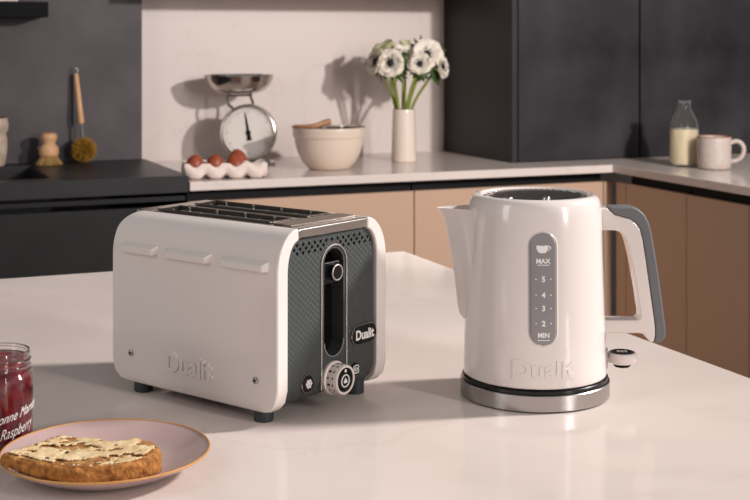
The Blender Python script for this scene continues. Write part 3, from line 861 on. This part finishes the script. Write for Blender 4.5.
# ------------------------------------------------------------------ kitchen scale
SC = thing('kitchen_scale', 'round dial kitchen scale with a shiny steel pan behind the eggs', 'kitchen scale', (1.224, 3.955, TOP), YAW + math.radians(6))
D0 = Vector((.010, -.045, .0975))
bm = bmesh.new(); mt = Matrix.Translation(D0) @ face_dir((0, -1, .10))
lathe(bm, [(0, -.075), (.066, -.075), (.074, -.068), (.080, -.050), (.0835, -.004), (.0835, 0), (0, 0)], 64, mt); obj('drum', bm, M['enamel'], SC)
bm = bmesh.new(); lathe(bm, [(.076, -.003), (.076, .007), (.0785, .011), (.084, .010), (.0880, .003), (.0880, -.014), (.082, -.016)], 64, mt, close=True); obj('bezel', bm, M['chrome'], SC)
bm = bmesh.new(); lathe(bm, [(0, .002), (.0772, .002), (.0772, -.002), (0, -.002)], 64, mt); dl = obj('dial', bm, M['dial'], SC)
bm = bmesh.new()
for k in range(60):
    big = k % 5 == 0
    vs = box(bm, -.0005 if not big else -.0010, .0005 if not big else .0010, .060 if big else .0645, .0685, .0022, .0028)
    bmesh.ops.transform(bm, matrix=mt @ Matrix.Rotation(2 * PI * k / 60, 4, 'Z'), verts=vs)
lathe(bm, [(.0700, .0022), (.0708, .0022), (.0708, .0027), (.0700, .0027)], 64, mt, close=True)
obj('dial_marks', bm, M['enamel'], dl)
bm = bmesh.new(); R8 = Matrix.Rotation(math.radians(180 + 9), 4, 'Z')
def nd(pts):
    vs = [bm.verts.new((a, b, c)) for c in (.004, .0056) for a, b in pts]; n = len(pts)
    bm.faces.new(vs[:n][::-1]); bm.faces.new(vs[n:])
    for i in range(n): bm.faces.new((vs[i], vs[(i + 1) % n], vs[n + (i + 1) % n], vs[n + i]))
    return vs
v1 = nd([(-.004, 0), (-.0012, .062), (.0012, .062), (.004, 0), (.0075, -.024), (-.0075, -.024)])
v2 = lathe(bm, [(0, .0068), (.0075, .0068), (.0075, .004)], 20)
zr = mt.to_3x3(); upv = zr.inverted() @ Vector((0, 0, 1)); ang = math.atan2(-upv.x, upv.y)
bmesh.ops.transform(bm, matrix=mt @ Matrix.Rotation(ang + math.radians(9), 4, 'Z'), verts=bm.verts)
obj('needle', bm, M['black'], dl)
bm = bmesh.new(); vs = box(bm, -.060, .080, -.055, .035, .004, .030)
for v in vs:
    if v.co.z > .02: v.co.x *= .8; v.co.y *= .85
obj('base', bm, M['enamel'], SC, bevel=.008, seg=3)
bm = bmesh.new(); vs = box(bm, -.055, .092, -.068, .0, .0, .008); obj('base_trim', bm, M['chrome'], SC, bevel=.003)
bm = bmesh.new()
for s in (-1, 1):
    tube(bm, smooth_curve([(-.018 + s * .030, 0, .214), (-.018 + s * .036, 0, .205), (-.014 + s * .038, -.01, .185), (-.010 + s * .028, -.02, .172)], 6), .0045, 10)
tube(bm, [(-.055, 0, .212), (.022, 0, .212)], .0045, 10)
obj('pan_bracket', bm, M['chrome'], SC)
bm = bmesh.new(); lathe(bm, [(0, .210), (.040, .2105), (.062, .214), (.082, .2235), (.096, .238), (.1035, .254), (.1060, .264), (.1085, .2685), (.1080, .2702), (.1050, .2698), (.1025, .262), (.0995, .252), (.092, .239), (.079, .2265), (.060, .2175), (0, .2145)], 72, Matrix.Translation((-.018, 0, .005)))
obj('pan', bm, M['chrome'], SC)

# ------------------------------------------------------------------ mixing bowl with dark contents and wooden spoon
BX, BY = 1.403, 3.690
MB_ = thing('mixing_bowl', 'cream stoneware mixing bowl filled with a dark mixture on the worktop', 'bowl', (BX, BY, TOP), YAW)
bm = bmesh.new()
lathe(bm, [(0, .001), (.058, .001), (.063, .004), (.078, .020), (.092, .045), (.101, .075), (.1035, .094), (.1075, .096), (.1085, .100), (.1090, .116), (.1100, .1225), (.1090, .1250), (.1065, .1240), (.1040, .110), (.100, .09), (.09, .055), (.07, .022), (.05, .010), (0, .009)], 80)
obj('bowl_shell', bm, M['bowl'], MB_)
bm = bmesh.new(); pr = [(0, .1215), (.03, .123), (.06, .120), (.09, .1215), (.1050, .119), (.1040, .108), (.098, .092), (0, .09)]
lathe(bm, pr, 64)
for v in bm.verts: v.co.z += .002 * noise.noise(v.co * 60)
MX = tag(obj('cake_mixture', bm, M['batter']), 'dark brown mixture filling the cream mixing bowl', 'food'); MX.location = (BX, BY, TOP); MX.rotation_euler = (0, 0, YAW)
for i, (x, y, r, l) in enumerate(((-.018, -.020, .0095, 'larger white sweet on the dark mixture beside the spoon'), (-.043, -.030, .0065, 'small white sweet left of the larger one, next to the spoon'), (.036, -.030, .0065, 'small white sweet on the right half of the dark mixture'))):
    bm = bmesh.new(); lathe(bm, [(r * math.sin(PI * k / 10), -r * .75 * math.cos(PI * k / 10)) for k in range(11)], 20)
    for v in bm.verts: v.co *= 1 + .12 * noise.noise(v.co * 150)
    o = tag(obj('sweet', bm, M['marsh']), l, 'sweet', 'white sweets in the bowl')
    c, s_ = math.cos(YAW), math.sin(YAW); o.location = (BX + c * x - s_ * y, BY + s_ * x + c * y, TOP + .1280)
SP = thing('wooden_spoon', 'wooden spoon lying across the left rim of the mixing bowl', 'spoon', (BX, BY, TOP), YAW)
bm = bmesh.new(); pts = smooth_curve([(-.100, -.035, .128), (-.07, -.055, .1285), (-.040, -.060, .131), (-.015, -.050, .139), (.003, -.040, .1425)], 6)
tube(bm, pts, [.0055 + .0045 * (k / (len(pts) - 1)) for k in range(len(pts))], 12); obj('spoon_handle', bm, M['wood_dark'], SP)
bm = bmesh.new(); lathe(bm, [(0, -.006), (.020, -.0045), (.029, .0), (.0295, .003), (.026, .003), (.015, -.001), (0, -.002)], 32, Matrix.Translation((-.076, -.050, .1275)) @ Matrix.Rotation(-.5, 4, 'Z') @ Matrix.Diagonal((1.25, .85, 1, 1)))
obj('spoon_head', bm, M['wood_dark'], SP)

# ------------------------------------------------------------------ vase of anemones
VX, VY = 1.704, 3.818
bm = bmesh.new()
lathe(bm, [(0, .0), (.037, .0), (.0398, .002), (.0402, .006), (.0385, .06), (.0368, .12), (.0358, .155), (.0356, .162), (.0346, .1645), (.0334, .163), (.0332, .15), (.034, .08), (.034, .02), (0, .012)], 64)
VA = tag(obj('flower_vase', bm, M['vase']), 'tall cream cylinder vase holding white anemones on the worktop', 'vase'); VA.location = (VX, VY, TOP); VA.rotation_euler = (0, 0, YAW)
def flower(hx, hy, hz_, facing, r, foot, label, pm='petal', open_=1.0, eye=True, leaves=True, npet=8, bend=(0, 0)):
    r *= .97; t = thing('anemone', label, 'flower', (VX, VY, TOP), YAW, 'anemones in the vase')
    head = Vector((hx, hy, hz_ - .006)); f = Vector(facing).normalized()
    mt = Matrix.Translation(head) @ face_dir(f)
    bm = bmesh.new()
    for layer in range(2):
        n = npet - layer * 2 if npet > 6 else npet
        for k in range(n):
            a = 2 * PI * (k + layer * .5) / n + random.uniform(-.15, .15)
            R0 = r * (1 - .14 * layer) * random.uniform(.92, 1.08); w = R0 * .80
            cup = (.26 + .10 * layer) / open_ + random.uniform(-.05, .05)
            if open_ < .7: cup = .9
            vs = []
            for i in range(7):
                s = i / 6; row = []
                wd = w * math.sin(PI * min(1, .10 + .80 * s)) ** .8 * (.55 + .6 * s)
                for j in range(5):
                    q = (j - 2) / 2
                    x = R0 * (s - .10 * q * q * s); y = wd * q * .8
                    z = R0 * cup * (s ** 1.5 + .35 * q * q * s) - R0 * .10 * s ** 4 + .002 * layer + R0 * .05 * math.sin(q * 4 + k * 2)
                    p = Matrix.Rotation(a, 3, 'Z') @ Vector((x, y, z))
                    row.append(bm.verts.new(p))
                vs.append(row)
            for i in range(6):
                for j in range(4): bm.faces.new((vs[i][j], vs[i + 1][j], vs[i + 1][j + 1], vs[i][j + 1]))
    bmesh.ops.transform(bm, matrix=mt, verts=bm.verts)
    p = obj('petals', bm, M[pm], t, angle=180)
    s = p.modifiers.new('t', 'SOLIDIFY'); s.thickness = .0008
    if eye:
        bm = bmesh.new(); e = r * .25
        lathe(bm, [(e * math.sin(PI / 2 * k / 6), .007 + e * .8 * math.cos(PI / 2 * k / 6)) for k in range(7)] + [(0, .003)], 20, mt)
        for k in range(34):
            a = random.uniform(0, 2 * PI); d = e * random.uniform(1.05, 1.75); z = .009 + e * random.uniform(.3, .9)
            vs = lathe(bm, [(0, -.0016), (.0016, 0), (0, .0016)], 6, mt @ Matrix.Translation((d * math.cos(a), d * math.sin(a), z)))
        obj('flower_eye', bm, M['anemone_eye'], t)
    back = head - f * .004
    base = Vector((foot[0], foot[1], .06)); mouth = Vector((foot[0] * 1.5, foot[1] * 1.5, .170))
    mid = mouth.lerp(back, .55) + Vector((bend[0], bend[1], .012)); neck = back - f * .018 + Vector((0, 0, -.012))
    bm = bmesh.new(); tube(bm, smooth_curve([base, mouth, mid, neck, back], 6), .0044, 8); obj('stem', bm, M['stem'], t)
    if leaves:
        bm = bmesh.new(); lm = Matrix.Translation(head - f * .014) @ face_dir(f)
        for k in range(9):
            a = 2 * PI * k / 9 + random.uniform(-.2, .2); ln = r * random.uniform(1.0, 1.5)
            for s in (-.35, 0, .35):
                vs = []
                for i in range(5):
                    q = i / 4; wd = .0085 * math.sin(PI * (.12 + .86 * q))
                    for j in (-1, 1):
                        vs.append(bm.verts.new(lm @ (Matrix.Rotation(a + s * q, 3, 'Z') @ Vector((ln * q, wd * j, -.002 * q + .006 * math.sin(q * 5 + k) + .002 * j)))))
                for i in range(4): bm.faces.new((vs[2 * i], vs[2 * i + 1], vs[2 * i + 3], vs[2 * i + 2]))
        lf = obj('leaf_collar', bm, M['leaf'], t, angle=180)
        s = lf.modifiers.new('t', 'SOLIDIFY'); s.thickness = .0008
    return t
flower(-.041, -.030, .316, (-.30, -.92, .15), .048, (-.012, -.010), 'white anemone at the front left of the bunch, dark centre facing the viewer')
flower(-.062, .004, .362, (-.35, -.25, .9), .040, (-.014, .006), 'pale greenish anemone highest at the left of the bunch, seen edge-on', 'petal_green', eye=False)
flower(-.084, -.002, .318, (-.75, -.45, .25), .048, (-.018, .000), 'white anemone drooping at the far left of the bunch')
flower(.000, .004, .337, (.05, -.75, .55), .044, (-.002, .008), 'white anemone in the middle of the bunch with its dark centre turned up')
flower(.072, -.006, .342, (.0, -.90, .35), .052, (.010, .004), 'largest white anemone at the upper right, black centre facing forward')
flower(.050, -.034, .312, (-.15, -.85, .40), .040, (.006, -.012), 'white anemone at the lower right in front of the largest bloom')
flower(.116, .004, .303, (.70, -.35, .15), .040, (.018, .0), 'white anemone at the far right edge of the bunch beside the dark cupboard', bend=(.0, 0))
flower(.004, .030, .366, (.0, -.2, .95), .020, (.002, .014), 'small pale bud at the top middle of the bunch', 'petal_green', open_=.5, eye=False, npet=6)

# ------------------------------------------------------------------ milk bottle and mug
BO = thing('milk_bottle', 'small clear glass bottle two thirds full of milk beside the mug', 'bottle', (2.426, 3.348, TOP), 0)
outer = [(0, .001), (.039, .001), (.0425, .004), (.0430, .010), (.0430, .118), (.0415, .130), (.036, .146), (.0265, .164), (.0215, .174), (.0200, .182), (.0200, .192), (.0218, .193), (.0222, .197), (.0205, .2005)]
inn = [(.0178, .200), (.0172, .184), (.0186, .174), (.0240, .163), (.0335, .145), (.0390, .129), (.0402, .117), (.0402, .011), (.038, .006), (0, .006)]
bm = bmesh.new(); lathe(bm, outer + inn, 56); obj('bottle_glass', bm, M['glass'], BO)
bm = bmesh.new(); lathe(bm, [(0, .0062), (.0376, .0062), (.0404, .012), (.0404, .112), (.0396, .1132), (0, .1130)], 56); MI = obj('milk', bm, M['milk'], BO)
MU = thing('mug', 'speckled pale mug with a brown rim, handle to the right of it', 'mug', (2.457, 3.242, TOP), math.radians(-32))
bm = bmesh.new(); lathe(bm, [(0, .001), (.040, .001), (.046, .003), (.0485, .008), (.0495, .02), (.0495, .094), (.0490, .0968), (.0475, .0970), (.0462, .095), (.0460, .02), (.04, .008), (0, .007)], 64)
obj('mug_body', bm, M['mug'], MU)
bm = bmesh.new(); lathe(bm, [(.0497, .0945), (.0492, .0972), (.0475, .0976), (.0460, .0950)], 64); obj('brown_rim', bm, M['mug_rim'], MU)
bm = bmesh.new(); hp = smooth_curve([(.048, 0, .078), (.060, 0, .083), (.074, 0, .080), (.0835, 0, .068), (.085, 0, .053), (.078, 0, .036), (.064, 0, .026), (.048, 0, .023)], 6)
tube(bm, hp, .0068, 14); obj('mug_handle', bm, M['mug'], MU)

# ------------------------------------------------------------------ brushes and pot on the dark worktop
DT = .919
def bristles(bm, origin, n, r0, r1, ln, thick, up=False, ball=False):
    for k in range(n):
        if ball:
            u = random.uniform(-1, 1); a = random.uniform(0, 2 * PI); s = math.sqrt(1 - u * u); d = Vector((s * math.cos(a), s * math.sin(a), u))
            p0 = Vector(origin) + d * r0; p1 = Vector(origin) + d * (r1 * random.uniform(.9, 1.06)) + Vector((random.uniform(-1, 1), random.uniform(-1, 1), random.uniform(-1, 1))) * .002
        else:
            a = 2 * PI * random.random(); q = math.sqrt(random.random())
            p0 = Vector(origin) + Vector((r0 * q * math.cos(a), r0 * q * math.sin(a), 0)); p1 = Vector(origin) + Vector((r1 * q * math.cos(a), r1 * q * math.sin(a), -ln * random.uniform(.95, 1.0)))
        tube(bm, [p0, p1], [thick, thick * .8], 4)
PB = thing('pot_brush', 'short round wooden pot brush with tan bristles standing on the dark worktop', 'brush', (.622, 3.940, DT), YAW)
bm = bmesh.new(); lathe(bm, [(0, .026), (.026, .026), (.0285, .031), (.0285, .046), (.024, .054), (.0185, .060), (.0190, .066), (.0235, .074), (.0245, .083), (.0215, .090), (.015, .0935), (0, .094)], 48); obj('wooden_knob', bm, M['wood'], PB)
bm = bmesh.new(); bristles(bm, (0, 0, .027), 520, .022, .0395, .0268, .0011); obj('bristles', bm, M['bristle'], PB, smooth=False)
LB = thing('dish_brush', 'long handled wooden dish brush with round ochre bristle head leaning on the dark wall', 'brush', (.728, 3.958, DT), YAW)
# head on the worktop, handle leaning back to the wall
hd = Vector((0, 0, .0385)); tp_ = Vector((-.032, .030, .270))
ax = (tp_ - hd).normalized()
bm = bmesh.new(); lathe(bm, [(.018 * math.sin(PI * k / 8), -.018 * math.cos(PI * k / 8)) for k in range(9)], 16, Matrix.Translation(hd)); bristles(bm, hd, 900, .010, .0375, 0, .0009, ball=True)
for v in bm.verts:
    if v.co.z < .0008: v.co.z = .0008
obj('bristle_head', bm, M['bristle_y'], LB, smooth=False)
bm = bmesh.new(); tube(bm, [hd + ax * .034, hd + ax * .050, hd + ax * .066, hd + ax * .084], [.0045, .0042, .0045, .0062], 10); obj('wire_ferrule', bm, M['steel'], LB)
bm = bmesh.new(); tube(bm, [hd + ax * .078, hd + ax * .085, hd + ax * .13, hd + ax * .19, hd + ax * .226, hd + ax * .229], [.0070, .0095, .0085, .0078, .0072, .005], 14); obj('wooden_handle', bm, M['wood'], LB)
bm = bmesh.new(); lc = hd + ax * .238
side_ = ax.cross(Vector((0, 1, 0))).normalized()
tube(bm, [lc + (ax * math.cos(2 * PI * k / 20) + side_ * math.sin(2 * PI * k / 20) * .7) * .010 for k in range(20)], .0014, 6, closed=True); obj('hanging_loop', bm, M['steel'], LB)
PO = thing('pottery_jar', 'striped cream and brown pottery jar cut by the left edge on the dark worktop', 'pot', (.462, 3.962, DT), 0)
bm = bmesh.new(); lathe(bm, [(0, 0), (.034, 0), (.038, .004), (.042, .03), (.045, .062), (.0445, .082), (.041, .089), (.0415, .094), (.047, .103), (.0485, .118), (.046, .132), (.0445, .139), (.042, .139), (.042, .10), (.038, .08), (.036, .01), (0, .008)], 56); pj = obj('pot_body', bm, M['pottery'], PO)
bm = bmesh.new(); lathe(bm, [(.0442, .1392), (.0420, .1402), (.0405, .139), (.0405, .110)], 48); obj('pot_rim', bm, M['pottery_brown'], PO)
bm = bmesh.new(); lathe(bm, [(.0383, .004), (.0425, .03), (.0450, .056), (.0452, .058)], 56); obj('glaze_band', bm, M['pottery'], PO)

# ------------------------------------------------------------------ light and camera
w = bpy.data.worlds.new('World'); bpy.context.scene.world = w; w.use_nodes = True
bg = w.node_tree.nodes['Background']; bg.inputs[0].default_value = (1.0, .98, .975, 1); bg.inputs[1].default_value = .22
KEYC = (1.0, .95, .925)
ld = bpy.data.lights.new('key_lamp', 'SPOT'); ld.energy = 1600; ld.color = KEYC; ld.shadow_soft_size = .30; ld.spot_size = math.radians(36); ld.spot_blend = .75
lo = bpy.data.objects.new('key_lamp', ld); lo.location = (5.14, .38, 4.27); C.objects.link(lo)
lo.rotation_euler = (Vector((.15, 1.85, .90)) - lo.location).to_track_quat('-Z', 'Y').to_euler()
wd = bpy.data.lights.new('wall_spot', 'SPOT'); wd.energy = 235; wd.color = KEYC; wd.shadow_soft_size = .06
wd.spot_size = math.radians(78); wd.spot_blend = .35
wo = bpy.data.objects.new('wall_spot', wd); wo.location = (2.25, .95, 1.9); C.objects.link(wo)
wo.rotation_euler = (Vector((1.40, 4.1, 1.15)) - wo.location).to_track_quat('-Z', 'Y').to_euler()
sd = bpy.data.lights.new('soft_lamp', 'AREA'); sd.shape = 'RECTANGLE'; sd.size = .30; sd.size_y = 2.0; sd.energy = 70; sd.color = (1.0, .95, .93)
so = bpy.data.objects.new('soft_lamp', sd); so.location = (2.2, -2.0, 2.1); C.objects.link(so)
so.rotation_euler = (Vector((1.0, 2.2, .95)) - so.location).to_track_quat('-Z', 'Y').to_euler()
fd = bpy.data.lights.new('fill_lamp', 'AREA'); fd.shape = 'RECTANGLE'; fd.size = .5; fd.size_y = 1.8; fd.energy = 12; fd.color = (.98, .985, 1.0)
fo = bpy.data.objects.new('fill_lamp', fd); fo.location = (-1.7, .9, 1.95); C.objects.link(fo)
fo.rotation_euler = (Vector((.4, 1.6, .98)) - fo.location).to_track_quat('-Z', 'Y').to_euler()
cam = bpy.data.cameras.new('camera'); co = bpy.data.objects.new('camera', cam); C.objects.link(co)
co.location = (0, 0, 1.295); co.rotation_euler = (math.radians(90), 0, YAW)
cam.sensor_width = 36; cam.lens = 1325 / 750 * 36; cam.shift_y = -(250 - 36) / 750
cam.dof.use_dof = True; cam.dof.focus_distance = 1.42; cam.dof.aperture_fstop = 15
cam.clip_start = .05
S = bpy.context.scene; S.camera = co
S.view_settings.view_transform = 'Standard'; S.view_settings.look = 'None'
S.view_settings.exposure = 0; S.view_settings.gamma = 1
S.view_settings.use_curve_mapping = False
